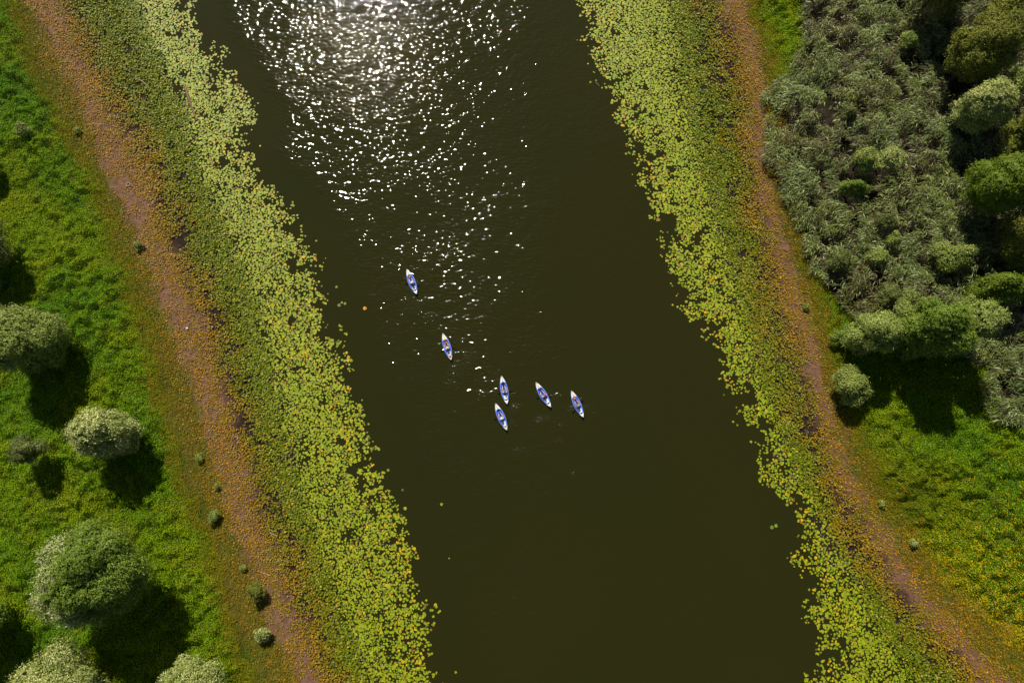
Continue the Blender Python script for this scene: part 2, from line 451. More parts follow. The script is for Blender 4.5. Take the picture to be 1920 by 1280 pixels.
for a in [(684, 578, .27, (0.62, 0.27, 0.01), 'bright orange lily pad floating alone in open water left of the kayaks'),
          (631, 538, .19, (0.15, 0.24, .02), 'small green lily pad just off the left bank bed, above a loose trio'),
          (636, 572, .24, (0.13, 0.2, .04), 'pale green lily pad, largest of the loose trio off the left bank'),
          (647, 569, .2, (0.16, 0.25, .02), 'green lily pad at the right end of the loose trio off the left bank'),
          (641, 567, .17, (0.19, 0.27, .02), 'smallest lily pad in the middle of the loose trio off the left bank'),
          (828, 945, .2, (0.24, 0.3, .02), 'lone yellow-green lily pad in open water below the kayaks'),
          (755, 918, .17, (0.10, 0.14, .03), 'dull half sunken lily pad right of the left bank bed'),
          (842, 1046, .11, (0.2, 0.27, .02), 'tiny lily pad alone in the dark water, lower middle'),
          (1447, 988, .25, (0.15, 0.23, .02), 'lily pad at the tip of the loose cluster left of the right bank bed'),
          (1455, 985, .24, (0.2, 0.27, .02), 'lily pad in the loose cluster left of the right bank bed, middle one')]:
    stray(*a)

# ---- upright, crowded leaves behind the floating ones, and withered leaves on the mud
ax, ay = jgrid(0.155, 0.5)
left = ax < 0
w1 = np.where(left, L1(ay) - ax, ax - R1(ay)); w2 = np.where(left, L2(ay) - ax, ax - R2(ay)); w3 = np.where(left, L3(ay) - ax, ax - R3(ay))
lim = np.where((~left) & (ay < 0), np.interp(ay, [-22, -2], [9, 0]), 0)      # at the lower right the leaves reach far into the grass
w3 = w3 - np.maximum(lim, 0)
zone = (w1 > -2.5) & (w3 < 3.5)
ax, ay, w1, w2, w3 = ax[zone], ay[zone], w1[zone], w2[zone], w3[zone]
hole = fbm(ax, ay, 0.8, 61, 2); hole2 = fbm(ax, ay, 3.5, 62, 3)
d = smooth(np.clip(w1 / 3.0 + .85, 0, 1)) * np.interp(w2, [-4, -1, 1, 4], [.90, .88, .84, .82])
d = d - np.clip(hole - .52, 0, 1) * np.interp(w2, [-4, 0], [2.4, 2.4]) - np.clip(hole2 - np.interp(w2, [-3, 0], [.62, .57]), 0, 1) * np.interp(w2, [-4, 0], [1.4, 2.6])
d = d * np.interp(w3, [-1.5, 3.5], [1, .12])
k = uni(len(ax)) < d
ax, ay, w1, w2, w3 = ax[k], ay[k], w1[k], w2[k], w3[k]
n = len(ax)
dry = smooth(np.clip(w2 / 7.0 + .70 + rng.normal(0, .16, n) + (fbm(ax, ay, 3, 63) - .5) * 1.0, 0, 1))
pc = mixc((0.225, 0.255, 0.007), (0.080, 0.130, 0.005), uni(n))
pc[uni(n) < .12] = (0.36, 0.36, 0.03)
pc[uni(n) < .012] = (0.50, 0.28, 0.010)
dc = mixc((0.44, 0.210, 0.007), (0.31, 0.195, 0.007), uni(n))
dc[uni(n) < .26] = (0.20, 0.185, 0.008); dc[uni(n) < .08] = (0.56, 0.28, 0.012); dc[uni(n) < .05] = (0.34, 0.22, 0.12)
pc = pc * (1 - dry[:, None]) + dc * dry[:, None]
pc *= rng.uniform(.8, 1.15, (n, 1))
pr = rng.uniform(.075, .140, n) * np.interp(w2, [-3, 2], [1.05, .76])
pz = np.maximum(ground_z(ax, ay), 0) + 0.03 + uni(n) * np.interp(w2, [-5, -1, 2], [.20, .30, .10])
tilt = np.interp(w1, [-2, 2], [.10, .46])
a = rng.uniform(0, 2 * np.pi, n); t = rng.normal(0, 1, n) * tilt
Nn = np.stack([np.sin(t) * np.cos(a), np.sin(t) * np.sin(a), np.cos(t)], 1)
TE, TEF = disc(8, 0.4, 0.22)
V, F, C = scatter(TE, TEF, np.stack([ax, ay, pz], 1), frames(Nn, rand_dirs(n)), np.stack([pr, pr, pr], 1), pc)
o = link('upright_lily_leaves', mesh_np('upright_lily_leaves', V, F, C, M_emer))
tag(o, 'crowded upright lily leaves, green turning orange on the mud', 'lily leaves', kind='stuff')

# ---- meadow of leafy herbs
TL = np.array([[0, 0, 0], [.5, .26, .04], [1.0, 0, -.10], [.5, -.26, .04]]) - np.array([.4, 0, 0]); TLF = np.array([[0, 1, 2, 3]])
def herb_field(sp, margin_lo, margin_hi, size, seedoff, name=None):
    ax, ay = jgrid(sp, .5, margin_hi)
    if margin_lo is not None:
        k = ~in_view(ax, ay, margin_lo); ax, ay = ax[k], ay[k]
    d4 = np.maximum(L4(ay) - ax, ax - R4(ay)) + (fbm(ax, ay, 2.5, 71) - .5) * 3.0
    k = (d4 > 0) & (ax < RR(ay) + 1.0)
    ax, ay, d4 = ax[k], ay[k], d4[k]
    n = len(ax)
    dr = 0.15
    h0 = herb_top(ax, ay); hx = herb_top(ax + dr, ay); hy = herb_top(ax, ay + dr)
    em = np.clip(d4 / 3.0, .15, 1)
    z = ground_z(ax, ay) + h0 * em - uni(n) ** 2 * .22 * em + .02
    gn = np.stack([-(hx - h0) / dr * em, -(hy - h0) / dr * em, np.ones(n)], 1)
    gn = norm(gn) + rng.normal(0, .36, (n, 3))
    gn[:, 2] = np.abs(gn[:, 2]) + .1
    lush = np.clip(fbm(ax, ay, 8, 73) * 2.2 - .6, 0, 1)
    c = mixc((0.225, 0.335, 0.003), (0.100, 0.250, 0.005), np.clip(lush + rng.normal(0, .22, n), 0, 1))
    y_ = np.clip((fbm(ax, ay, 3.2, 74) - .5) * 4, 0, 1)
    c = c * (1 - .32 * y_[:, None]) + np.array([0.36, 0.33, 0.004]) * .32 * y_[:, None]
    edge = np.clip(1 - d4 / 2.6 + rng.normal(0, .2, n), 0, 1)[:, None]
    c = c * (1 - edge) + mixc((0.27, 0.175, 0.009), (0.18, 0.23, 0.006), uni(n)) * edge
    # combed darker grass, and the yellow-leaved wet corner at the lower right
    bx, by = P(1690, 925); q = np.exp(-(((ax - bx) / 7.5) ** 2 + ((ay - by) / 5.0) ** 2) * 1.1)[:, None]
    c = c * (1 - .75 * q) + np.array([0.17, 0.17, 0.006]) * .75 * q
    cx, cy = P(1860, 1260); w = np.clip(1.25 - np.hypot(ax - cx, (ay - cy)) / 22.0, 0, 1) * (ax > 0)
    f = uni(n) < w * .55 * (1 - np.clip(q[:, 0] * 1.5, 0, 1))
    c[f] = mixc((0.70, 0.42, 0.008), (0.46, 0.42, 0.008), uni(f.sum()))
    o2 = (uni(n) < .006 + .03 * (d4 < 4)); c[o2] = (0.40, 0.16, 0.014)
    c *= rng.uniform(.7, 1.2, (n, 1))
    s = rng.uniform(.7, 1.3, n) * size
    along = rand_dirs(n)
    q1 = q[:, 0] > .35
    along[q1] = norm(np.array([.8, -.5, 0]) + rng.normal(0, .25, (q1.sum(), 3)))
    st = np.ones(n); st[q1] = 1.7
    return scatter(TL, TLF, np.stack([ax, ay, z], 1), frames(gn, along), np.stack([s * st, s / np.sqrt(st), s], 1), c)
V, F, C = join([herb_field(0.118, None, 1.0, .21, 0), herb_field(0.24, 1.0, 9.0, .36, 1)])
o = link('meadow_herbs', mesh_np('meadow_herbs', V, F, C, M_herb))
tag(o, 'lush bright green herbs and grass covering both banks', 'meadow plants', kind='stuff')

# ---- thin brownish grass between mud and meadow
TG = np.array([[0, -.06, 0], [0, .06, 0], [.35, .05, .5], [.35, -.05, .5], [1, 0, .55]])
TGF = np.array([[0, 1, 2], [0, 2, 3], [3, 2, 4]])
ax, ay = jgrid(0.17, .5, 2.0)
d3 = np.maximum(L3(ay) - ax, ax - R3(ay)) + (fbm(ax, ay, 2, 81) - .5) * 3.5
d4 = np.maximum(L4(ay) - ax, ax - R4(ay))
k = (d3 > 0) & (d4 < 2.0) & (uni(len(ax)) < .40 + 1.0 * fbm(ax, ay, 1.4, 82)); ax, ay = ax[k], ay[k]; n = len(ax)
gcx = mixc((0.26, 0.185, 0.014), (0.14, 0.20, 0.008), np.clip((fbm(ax, ay, 2.2, 83) - .3) * 2.4 + rng.normal(0, .15, n), 0, 1)); f = uni(n) < .10; gcx[f] = (0.40, 0.18, 0.02); gcx *= rng.uniform(.7, 1.2, (n, 1))
V, F, C = scatter(TG, TGF, np.stack([ax, ay, ground_z(ax, ay)], 1), frames(up_normals(n, .2), rand_dirs(n)), rng.uniform(.22, .50, n), gcx)
o = link('bank_grass', mesh_np('bank_grass', V, F, C, M_herb))
tag(o, 'sparse brownish grass along the top of the mud banks', 'grass', kind='stuff')

# ---- reed bed on the right bank
TR = np.array([[0, -.5, 0], [0, .5, 0], [.30, .55, .22], [.30, -.55, .22], [.66, .38, .18], [.66, -.38, .18], [1.0, 0, -.08]])
TRF = np.array([[0, 1, 2], [0, 2, 3], [3, 2, 4], [3, 4, 5], [5, 4, 6]])
def reed_h(x, y):
    return 1.7 + 3.8 * (fbm(x, y, 1.9, 91, 2) - .42) + 1.2 * (fbm(x, y, 9, 92, 2) - .5)
def reeds(sp, lo, hi, ks):
    ax, ay = jgrid(sp, .6, hi)
    if lo is not None:
        k = ~in_view(ax, ay, lo); ax, ay = ax[k], ay[k]
    dR = ax - RR(ay) + (fbm(ax, ay, 3, 93) - .5) * 3.5
    gap = fbm(ax, ay, 1.6, 94, 2)
    k = (dR > 0) & (uni(len(ax)) < 1.0 - np.clip(gap - .50, 0, 1) * 4)
    ax, ay, dR = ax[k], ay[k], dR[k]
    n = len(ax)
    g = ground_z(ax, ay)
    top = np.maximum(reed_h(ax, ay), .5) * np.interp(dR, [0, 3], [.55, 1])
    z = g + top * (1 - .45 * uni(n) ** 1.3)
    # wind-combed: leaves trail to the lower left/right in streams
    wa = math.radians(200) + (fbm(ax, ay, 7, 95) - .5) * 3.0 + rng.normal(0, .75, n)
    al = np.stack([np.cos(wa), np.sin(wa), np.zeros(n)], 1)
    nn = up_normals(n, .42)
    kk = np.clip(fbm(ax, ay, 6, 96) * 2 - .5 + rng.normal(0, .25, n), 0, 1)
    c = mixc((0.165, 0.230, 0.052), (0.170, 0.200, 0.024), kk)
    pale = uni(n) < .18; c[pale] = (0.46, 0.53, 0.23)
    br = uni(n) < .12 + .34 * (fbm(ax, ay, 4, 97) > .52); c[br] = (0.11, 0.065, 0.038)
    c *= rng.uniform(.7, 1.2, (n, 1))
    s = rng.uniform(.5, .95, n) * ks
    A = scatter(TR, TRF, np.stack([ax, ay, z], 1), frames(nn, al), np.stack([s, s * .085, s], 1), c)
    # stems down to the ground under one leaf in three
    m = np.arange(n) % 3 == 0
    TS = np.array([[0, -.012, 0], [0, .012, 0], [0, 0, 1.0]]); TSF = np.array([[0, 1, 2]])
    I = np.tile(np.eye(3), (m.sum(), 1, 1))
    B = scatter(TS, TSF, np.stack([ax, ay, g], 1)[m], I, np.stack([np.ones(m.sum()), np.ones(m.sum()), (z - g)[m] + .05], 1), np.tile((0.16, 0.13, 0.06), (m.sum(), 1)))
    return [A, B]
V, F, C = join(reeds(0.150, None, 1.0, .95) + reeds(0.33, 1.0, 9.0, 1.7))
o = link('reed_bed', mesh_np('reed_bed', V, F, C, M_reed))
tag(o, 'tall grey-green wind-combed reeds behind the right bank', 'reeds', kind='stuff')

# ------------------------------------------------------------------ trees and shrubs
def tube_rings(path, rad, seg=7):
    V = []; F = []
    path = np.array(path, float)
    for i, p in enumerate(path):
        t = path[min(i + 1, len(path) - 1)] - path[max(i - 1, 0)]; t = t / max(np.linalg.norm(t), 1e-6)
        a = np.cross(t, [0.3, 1, 0.1]); a /= np.linalg.norm(a); b2 = np.cross(t, a)
        for s in range(seg):
            q = 2 * math.pi * s / seg
            V.append(p + rad[i] * (a * math.cos(q) + b2 * math.sin(q)))
    for i in range(len(path) - 1):
        for s in range(seg):
            s2 = (s + 1) % seg
            F.append((i * seg + s, i * seg + s2, (i + 1) * seg + s2, (i + 1) * seg + s))
    return np.array(V), np.array(F)

PAL = {   # lighter leaf, darker leaf, flash of leaf underside and its share
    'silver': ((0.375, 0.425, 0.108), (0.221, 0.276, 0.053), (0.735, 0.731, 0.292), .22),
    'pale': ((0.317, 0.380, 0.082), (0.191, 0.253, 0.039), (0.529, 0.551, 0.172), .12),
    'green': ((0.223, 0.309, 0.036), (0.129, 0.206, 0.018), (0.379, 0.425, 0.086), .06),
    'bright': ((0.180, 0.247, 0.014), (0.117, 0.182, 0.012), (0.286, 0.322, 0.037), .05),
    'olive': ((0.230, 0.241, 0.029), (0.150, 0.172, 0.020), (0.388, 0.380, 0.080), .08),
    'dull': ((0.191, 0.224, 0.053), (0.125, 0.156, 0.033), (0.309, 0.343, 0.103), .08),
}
LEAF = np.array([[0, 0, 0], [.5, .5, .03], [1.0, 0, -.08], [.5, -.5, .03]]) - np.array([.35, 0, 0])
LEAFF = np.array([[0, 1, 2, 3]])
def crown_np(R, Hc, pal, dens, sx=1.0, sy=1.0, nl=9, seed=0, lobes=None, shaggy=1.0, flash=(), skirt=False):
    r = np.random.default_rng(seed + 1000)
    if lobes is None:
        lobes = [(0, 0, .05, .64)]
        for i in range(nl):
            a = 2 * math.pi * i / nl + r.uniform(-.35, .35); q = r.uniform(.40, .72)
            lobes.append((q * math.cos(a), q * math.sin(a), r.uniform(-.35, .15), r.uniform(.24, .44)))
        for i in range(max(3, nl // 2)):
            a = r.uniform(0, 6.28); q = r.uniform(.1, .4)
            lobes.append((q * math.cos(a), q * math.sin(a), r.uniform(.25, .55), r.uniform(.28, .40)))
    if skirt:
        lobes = list(lobes) + [(.48 * math.cos(i * 1.05 + .3), .48 * math.sin(i * 1.05 + .3), -.85, .34) for i in range(6)]
    lobes = np.array(lobes, float)
    parts = []
    for li, (lx, ly, lz, lr) in enumerate(lobes):
        nleaf = int(dens * 4 * math.pi * (lr * R) ** 2 * 0.8)
        v = r.normal(0, 1, (nleaf, 3)); v = norm(v); v[:, 2] = np.where(v[:, 2] < -.55, -v[:, 2], v[:, 2])
        f = 3.2
        n3 = (vnoise(v[:, 0] * f + 9 + li * 7, v[:, 1] * f + v[:, 2] * 2.1 * f + 40, seed) + .6 * vnoise(v[:, 0] * f * 2.3 + v[:, 2] * 5 + 60, v[:, 1] * f * 2.3 + 90, seed + 3)) / 1.6
        n4 = vnoise(v[:, 0] * 9 + v[:, 2] * 7 + 20, v[:, 1] * 9 - v[:, 2] * 5 + 70, seed + 5)
        rad = lr * (.60 + .56 * n3 + .20 * n4) * (1 - .22 * r.uniform(0, 1, nleaf) ** 2.5) * (1 + .16 * (n4 > .72) * r.uniform(0, 1, nleaf))
        p = np.array([lx, ly, lz]) + v * rad[:, None]
        ins = np.zeros(nleaf, bool)
        for lj, (mx_, my_, mz_, mr_) in enumerate(lobes):
            if lj != li: ins |= np.linalg.norm(p - np.array([mx_, my_, mz_]), axis=1) < mr_ * .74
        p = p[~ins]; v = v[~ins]; n3 = n3[~ins]
        parts.append((p, v, n3, np.full(len(p), li)))
    p = np.concatenate([a[0] for a in parts]); v = np.concatenate([a[1] for a in parts]); n3 = np.concatenate([a[2] for a in parts]); li = np.concatenate([a[3] for a in parts])
    N = len(p)
    P3 = p * np.array([R * sx, R * sy, Hc])
    c1, c2, c3, share = PAL[pal]
    lobc = r.uniform(-.25, .25, len(lobes))
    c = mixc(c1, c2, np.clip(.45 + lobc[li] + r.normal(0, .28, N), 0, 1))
    loba = r.uniform(.2, 2.0, len(lobes))
    for q in flash: loba[q] = 9.0
    f = r.uniform(0, 1, N) < share * loba[li]; c[f] = c3
    for q in flash:
        g_ = (li == q) & (r.uniform(0, 1, N) < .34); c[g_] = (0.55, 0.55, 0.33)
    c *= r.uniform(.75, 1.2, (N, 1))
    along = v + r.normal(0, .55 * shaggy, (N, 3)) - np.array([0, 0, .25]) * shaggy
    nn = v + r.normal(0, .55, (N, 3)); nn[:, 2] += .25
    s = r.uniform(.16, .30, N) * (0.72 + .04 * R)
    A = scatter(LEAF, LEAFF, P3, frames(nn, along), np.stack([s, s * .42, s], 1), c)
    # inner foliage, wider leaves deeper in, closes the crown
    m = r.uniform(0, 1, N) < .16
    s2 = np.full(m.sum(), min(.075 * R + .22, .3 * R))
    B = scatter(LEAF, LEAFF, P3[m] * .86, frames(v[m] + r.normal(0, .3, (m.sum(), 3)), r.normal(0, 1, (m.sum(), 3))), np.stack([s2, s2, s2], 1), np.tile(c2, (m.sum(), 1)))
    return join([A, B])

def tree(px, py, rpx, hc, pal, label, cat='tree', group=None, name='willow_tree', sx=1.0, sy=1.0, vz=1.0, nl=9, seed=None, dens=82, lobes=None, shaggy=1.0, flash=(), skirt=False):
    """px,py,rpx: where and how big the crown shows; hc: height of the crown's middle"""
    x, y = P(px, py, hc)
    R = .95 * rpx * (CAMH - hc) / 1280.0 / cs
    if cat == 'shrub': vz *= .7; hc *= .8; R *= .92; pal = 'pale' if pal == 'dull' else pal
    seed = int(px * 3 + py) if seed is None else seed
    gz = float(ground_z(np.array([x]), np.array([y]))[0])
    Hc = min(R * vz, (hc - gz) * .95 / .8)
    root = empty(name, (x, y, gz))
    tag(root, label, cat, group)
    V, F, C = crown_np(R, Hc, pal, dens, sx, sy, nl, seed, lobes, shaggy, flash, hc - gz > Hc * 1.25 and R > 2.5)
    V[:, 2] = np.maximum(V[:, 2] + hc - gz, .08)
    cr = link('crown', mesh_np('crown', V, F, C, M_tree), root)
    r = np.random.default_rng(seed)
    tr = max(.05, .045 * R + .02)
    top = hc - gz + Hc * .2
    parts = []
    pth = [(0, 0, -.1), (r.normal(0, .03) * top, r.normal(0, .03) * top, top * .45), (r.normal(0, .05) * top, r.normal(0, .05) * top, top)]
    v_, f_ = tube_rings(pth, [tr * 1.25, tr * .85, tr * .35]); me = mesh_np('trunk', v_, f_, None, M_bark, True)
    link('trunk', me, root)
    if R > 1.6:
        for i in range(5):
            a = 2 * math.pi * i / 5 + r.uniform(-.4, .4); l = R * r.uniform(.5, .75)
            st = np.array(pth[1]) * r.uniform(.7, 1.2)
            en = np.array([math.cos(a) * l * sx, math.sin(a) * l * sy, min(top * .95, st[2] + Hc * .6)])
            mid = (st + en) / 2 + np.array([0, 0, .1 * l])
            v_, f_ = tube_rings([st, mid, en], [tr * .55, tr * .4, tr * .14], 6)
            link('limb', mesh_np('limb', v_, f_, None, M_bark, True), root)
    return root

GT = 'willow trees on the left meadow'
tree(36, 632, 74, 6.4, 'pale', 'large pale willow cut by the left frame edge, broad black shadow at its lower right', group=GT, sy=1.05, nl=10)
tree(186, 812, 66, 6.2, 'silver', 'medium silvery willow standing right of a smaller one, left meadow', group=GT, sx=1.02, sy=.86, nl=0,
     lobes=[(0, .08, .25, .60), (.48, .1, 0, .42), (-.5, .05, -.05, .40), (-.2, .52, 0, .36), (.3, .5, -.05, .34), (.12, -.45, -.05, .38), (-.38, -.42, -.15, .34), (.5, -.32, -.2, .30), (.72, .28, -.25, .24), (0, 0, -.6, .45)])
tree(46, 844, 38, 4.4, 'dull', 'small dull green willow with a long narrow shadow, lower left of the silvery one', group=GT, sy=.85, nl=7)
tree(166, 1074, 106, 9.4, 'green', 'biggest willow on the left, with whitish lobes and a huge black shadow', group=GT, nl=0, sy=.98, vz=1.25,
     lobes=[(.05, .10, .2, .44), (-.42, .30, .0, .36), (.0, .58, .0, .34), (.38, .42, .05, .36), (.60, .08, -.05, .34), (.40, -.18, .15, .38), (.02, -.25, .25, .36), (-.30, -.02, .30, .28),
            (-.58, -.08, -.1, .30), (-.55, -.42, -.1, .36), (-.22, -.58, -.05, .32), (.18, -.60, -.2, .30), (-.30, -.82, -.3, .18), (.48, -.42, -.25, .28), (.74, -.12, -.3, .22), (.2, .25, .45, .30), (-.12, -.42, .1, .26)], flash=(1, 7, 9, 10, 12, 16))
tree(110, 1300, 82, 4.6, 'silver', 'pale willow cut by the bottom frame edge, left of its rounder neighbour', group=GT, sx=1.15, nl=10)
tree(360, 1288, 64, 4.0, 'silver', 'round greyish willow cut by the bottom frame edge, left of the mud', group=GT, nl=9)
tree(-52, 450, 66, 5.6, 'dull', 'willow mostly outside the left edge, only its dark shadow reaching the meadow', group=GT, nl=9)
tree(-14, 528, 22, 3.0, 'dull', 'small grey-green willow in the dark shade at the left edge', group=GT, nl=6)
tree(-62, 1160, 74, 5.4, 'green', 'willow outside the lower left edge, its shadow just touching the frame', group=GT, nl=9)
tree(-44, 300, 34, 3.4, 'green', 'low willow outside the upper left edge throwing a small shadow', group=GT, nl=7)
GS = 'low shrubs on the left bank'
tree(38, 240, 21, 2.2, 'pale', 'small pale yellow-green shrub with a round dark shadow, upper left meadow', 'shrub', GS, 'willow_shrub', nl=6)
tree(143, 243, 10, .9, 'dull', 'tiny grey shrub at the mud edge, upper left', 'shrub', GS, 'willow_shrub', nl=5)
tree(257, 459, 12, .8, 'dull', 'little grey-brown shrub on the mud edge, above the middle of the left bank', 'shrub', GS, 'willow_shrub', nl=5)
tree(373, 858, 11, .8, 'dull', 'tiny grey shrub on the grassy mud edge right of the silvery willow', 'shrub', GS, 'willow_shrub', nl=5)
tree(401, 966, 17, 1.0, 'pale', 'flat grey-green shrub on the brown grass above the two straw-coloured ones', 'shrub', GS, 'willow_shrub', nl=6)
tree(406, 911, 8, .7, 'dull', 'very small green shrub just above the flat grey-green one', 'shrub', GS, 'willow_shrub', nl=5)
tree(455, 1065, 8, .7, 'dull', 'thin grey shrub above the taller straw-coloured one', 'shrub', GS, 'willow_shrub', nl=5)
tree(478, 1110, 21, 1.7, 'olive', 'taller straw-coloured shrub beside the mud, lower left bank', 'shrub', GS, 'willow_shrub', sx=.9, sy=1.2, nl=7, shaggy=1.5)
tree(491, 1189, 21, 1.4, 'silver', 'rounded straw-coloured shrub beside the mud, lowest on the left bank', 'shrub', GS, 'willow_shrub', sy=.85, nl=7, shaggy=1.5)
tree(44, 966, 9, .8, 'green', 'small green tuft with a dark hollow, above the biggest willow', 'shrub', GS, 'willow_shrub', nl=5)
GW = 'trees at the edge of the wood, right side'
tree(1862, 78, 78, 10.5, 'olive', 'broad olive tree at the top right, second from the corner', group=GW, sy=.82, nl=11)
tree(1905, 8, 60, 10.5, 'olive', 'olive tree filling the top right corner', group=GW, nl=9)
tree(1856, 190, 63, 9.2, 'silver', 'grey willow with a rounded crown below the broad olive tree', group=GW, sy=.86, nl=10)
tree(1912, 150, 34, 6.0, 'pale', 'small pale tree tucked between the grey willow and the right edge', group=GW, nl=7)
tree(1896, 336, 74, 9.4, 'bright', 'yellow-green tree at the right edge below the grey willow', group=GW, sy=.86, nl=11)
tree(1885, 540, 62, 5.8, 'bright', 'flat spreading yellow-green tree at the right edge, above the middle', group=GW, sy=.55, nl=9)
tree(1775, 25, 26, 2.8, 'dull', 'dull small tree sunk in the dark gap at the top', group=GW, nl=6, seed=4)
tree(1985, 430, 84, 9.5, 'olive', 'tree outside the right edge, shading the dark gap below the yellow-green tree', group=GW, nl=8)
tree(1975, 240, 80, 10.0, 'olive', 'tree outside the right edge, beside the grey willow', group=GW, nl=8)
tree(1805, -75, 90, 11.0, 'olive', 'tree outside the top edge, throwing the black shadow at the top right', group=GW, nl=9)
GC = 'willows in the clump right of the river'
tree(1757, 612, 74, 8.8, 'green', 'rounded green willow in the middle of the right-hand clump', group=GC, sx=1.0, sy=.84, nl=11, vz=1.4)
tree(1822, 602, 56, 7.6, 'pale', 'pale willow on the right side of the clump, behind the rounded green one', group=GC, sy=1.0, nl=9, vz=1.4)
tree(1645, 622, 55, 6.0, 'pale', 'pale green willow on the left side of the clump', group=GC, sy=.85, nl=9, vz=1.3)
tree(1697, 585, 26, 4.2, 'pale', 'narrow willow squeezed between the green and left clump willows', group=GC, sy=1.3, nl=6)
tree(1668, 550, 26, 2.9, 'dull', 'small bushy willow above the left side of the clump', group=GC, nl=6)
tree(1705, 556, 20, 2.9, 'pale', 'small upright willow directly above the narrow one', group=GC, nl=6)
tree(1597, 722, 42, 2.9, 'pale', 'round pale willow standing alone below the clump near the mud', group=GC, sy=.95, nl=9)
tree(1575, 632, 20, 1.4, 'green', 'low leafy willow left of the clump, on bright grass', group=GC, nl=6)
GR = 'young willows scattered in the reeds'
tree(1622, 296, 31, 3.8, 'pale', 'green young willow in the reeds, left one of the pair', group=GR, nl=7)
tree(1664, 298, 32, 3.8, 'silver', 'greyer young willow in the reeds, right one of the pair', group=GR, nl=7)
tree(1600, 352, 32, 3.0, 'green', 'wide low young willow below the pair in the reeds', group=GR, sx=1.1, sy=.55, nl=7)
tree(1703, 78, 24, 3.0, 'pale', 'small yellowish young willow in the upper reeds', group=GR, nl=6)
tree(1592, 210, 22, 2.9, 'dull', 'faint greyish young willow among the upper reeds, above the pair', group=GR, nl=6)
tree(1785, 482, 42, 3.4, 'pale', 'loose pale young willow in the lower right reeds', group=GR, sx=1.1, sy=.75, nl=8)
tree(1646, 480, 20, 3.0, 'pale', 'slim young willow in the lower reeds, above the clump', group=GR, sy=1.1, nl=6)
tree(1576, 490, 30, 2.8, 'dull', 'grey-green young willow near the left edge of the lower reeds', group=GR, nl=7)
tree(1678, 449, 17, 2.9, 'pale', 'very small young willow just above and right of the slim one', group=GR, nl=5)
tree(1660, 414, 20, 2.8, 'dull', 'dull young willow between the pair and the slim one', group=GR, nl=6)
tree(1900, 486, 26, 3.0, 'dull', 'dull young willow at the right edge above the flat spreading tree', group=GR, nl=6)
tree(1656, 945, 10, .7, 'dull', 'tiny grey-green shrub at the upper edge of the combed grass, right bank', 'shrub', 'low shrubs on the right bank', 'willow_shrub', nl=5)
tree(1714, 1018, 11, .9, 'silver', 'tiny silvery shrub with a small shadow, lower right meadow', 'shrub', 'low shrubs on the right bank', 'willow_shrub', nl=5)
tree(1512, 575, 9, .6, 'green', 'tiny green shrub where the right mud meets the bright grass', 'shrub', 'low shrubs on the right bank', 'willow_shrub', nl=5)

# ------------------------------------------------------------------ driftwood, sunken log, ring and litter on the mud
def stick(name, pts, rad, mat, label, cat, z=.06):
    c = P(*pts[0]); zz = max(0, float(ground_z(np.array([c[0]]), np.array([c[1]]))[0]))
    path = []
    for i, p in enumerate(pts):
        q = P(*p); path.append((q[0] - c[0], q[1] - c[1], .03 * math.sin(i * 2.1)))
    n = len(path); v_, f_ = tube_rings(path, [rad * (1 - .6 * abs(i / (n - 1) - .35)) for i in range(n)], 8)
    o = link(name, mesh_np(name, v_, f_, None, mat, True)); o.location = (c[0], c[1], zz + z)
    tag(o, label, cat); return o
stick('sunken_log', [(348, 165), (352, 180), (357, 195), (363, 211), (369, 226)], .30, M_log, 'long narrow brown log lying in a gap of the lily pads, upper left', 'log', -.12)
stick('driftwood_stick', [(437, 818), (443, 819), (450, 821)], .05, M_drift, 'short whitish stick on the mud right of the silvery willow', 'stick', .10)
stick('driftwood_stick', [(492, 1073), (500, 1075), (508, 1078)], .05, M_drift, 'pale stick on the mud beside the taller straw-coloured shrub', 'stick', .10)
stick('driftwood_branch', [(254, 148), (266, 153), (276, 160), (282, 168)], .06, M_drift, 'crooked pinkish branch lying in the upright lily leaves, upper left', 'branch', .18)
stick('driftwood_branch', [(1117, 154), (1121, 159), (1124, 162)], .035, M_drift, 'thin twig floating at the edge of the right bank pads', 'twig', .03)
stick('driftwood_branch', [(506, 998), (514, 1001), (522, 1006)], .07, M_drift, 'bleached branch on the mud above the pale stick', 'branch', .10)
# ring on the mud
bm = bmesh.new()
for i in range(16):
    for j in range(6):
        a = i / 16 * 2 * math.pi; q = j / 6 * 2 * math.pi
        bm.verts.new(((.27 + .055 * math.cos(q)) * math.cos(a), (.27 + .055 * math.cos(q)) * math.sin(a), .055 * math.sin(q)))
bm.verts.ensure_lookup_table()
for i in range(16):
    for j in range(6):
        bm.faces.new([bm.verts[i * 6 + j], bm.verts[((i + 1) % 16) * 6 + j], bm.verts[((i + 1) % 16) * 6 + (j + 1) % 6], bm.verts[i * 6 + (j + 1) % 6]])
me = bpy.data.meshes.new('pale_ring'); bm.to_mesh(me); bm.free(); me.materials.append(M_drift)
o = link('pale_ring', me); x, y = P(242, 347); o.location = (x, y, .22); tag(o, 'pale pinkish ring lying on the upper left mud bank', 'ring')
M_white = plain('white_plastic', (0.8, 0.8, 0.78), .35, .5, .05)
bm = bmesh.new(); bmesh.ops.create_icosphere(bm, subdivisions=2, radius=.17)
for v in bm.verts: v.co *= random.uniform(.75, 1.15); v.co.z *= .5
me = bpy.data.meshes.new('plastic_litter'); bm.to_mesh(me); bm.free(); me.materials.append(M_white)
o = link('plastic_litter', me); x, y = P(352, 616); o.location = (x, y, .24); tag(o, 'crumpled white piece of plastic on the mud, middle of left bank', 'litter')

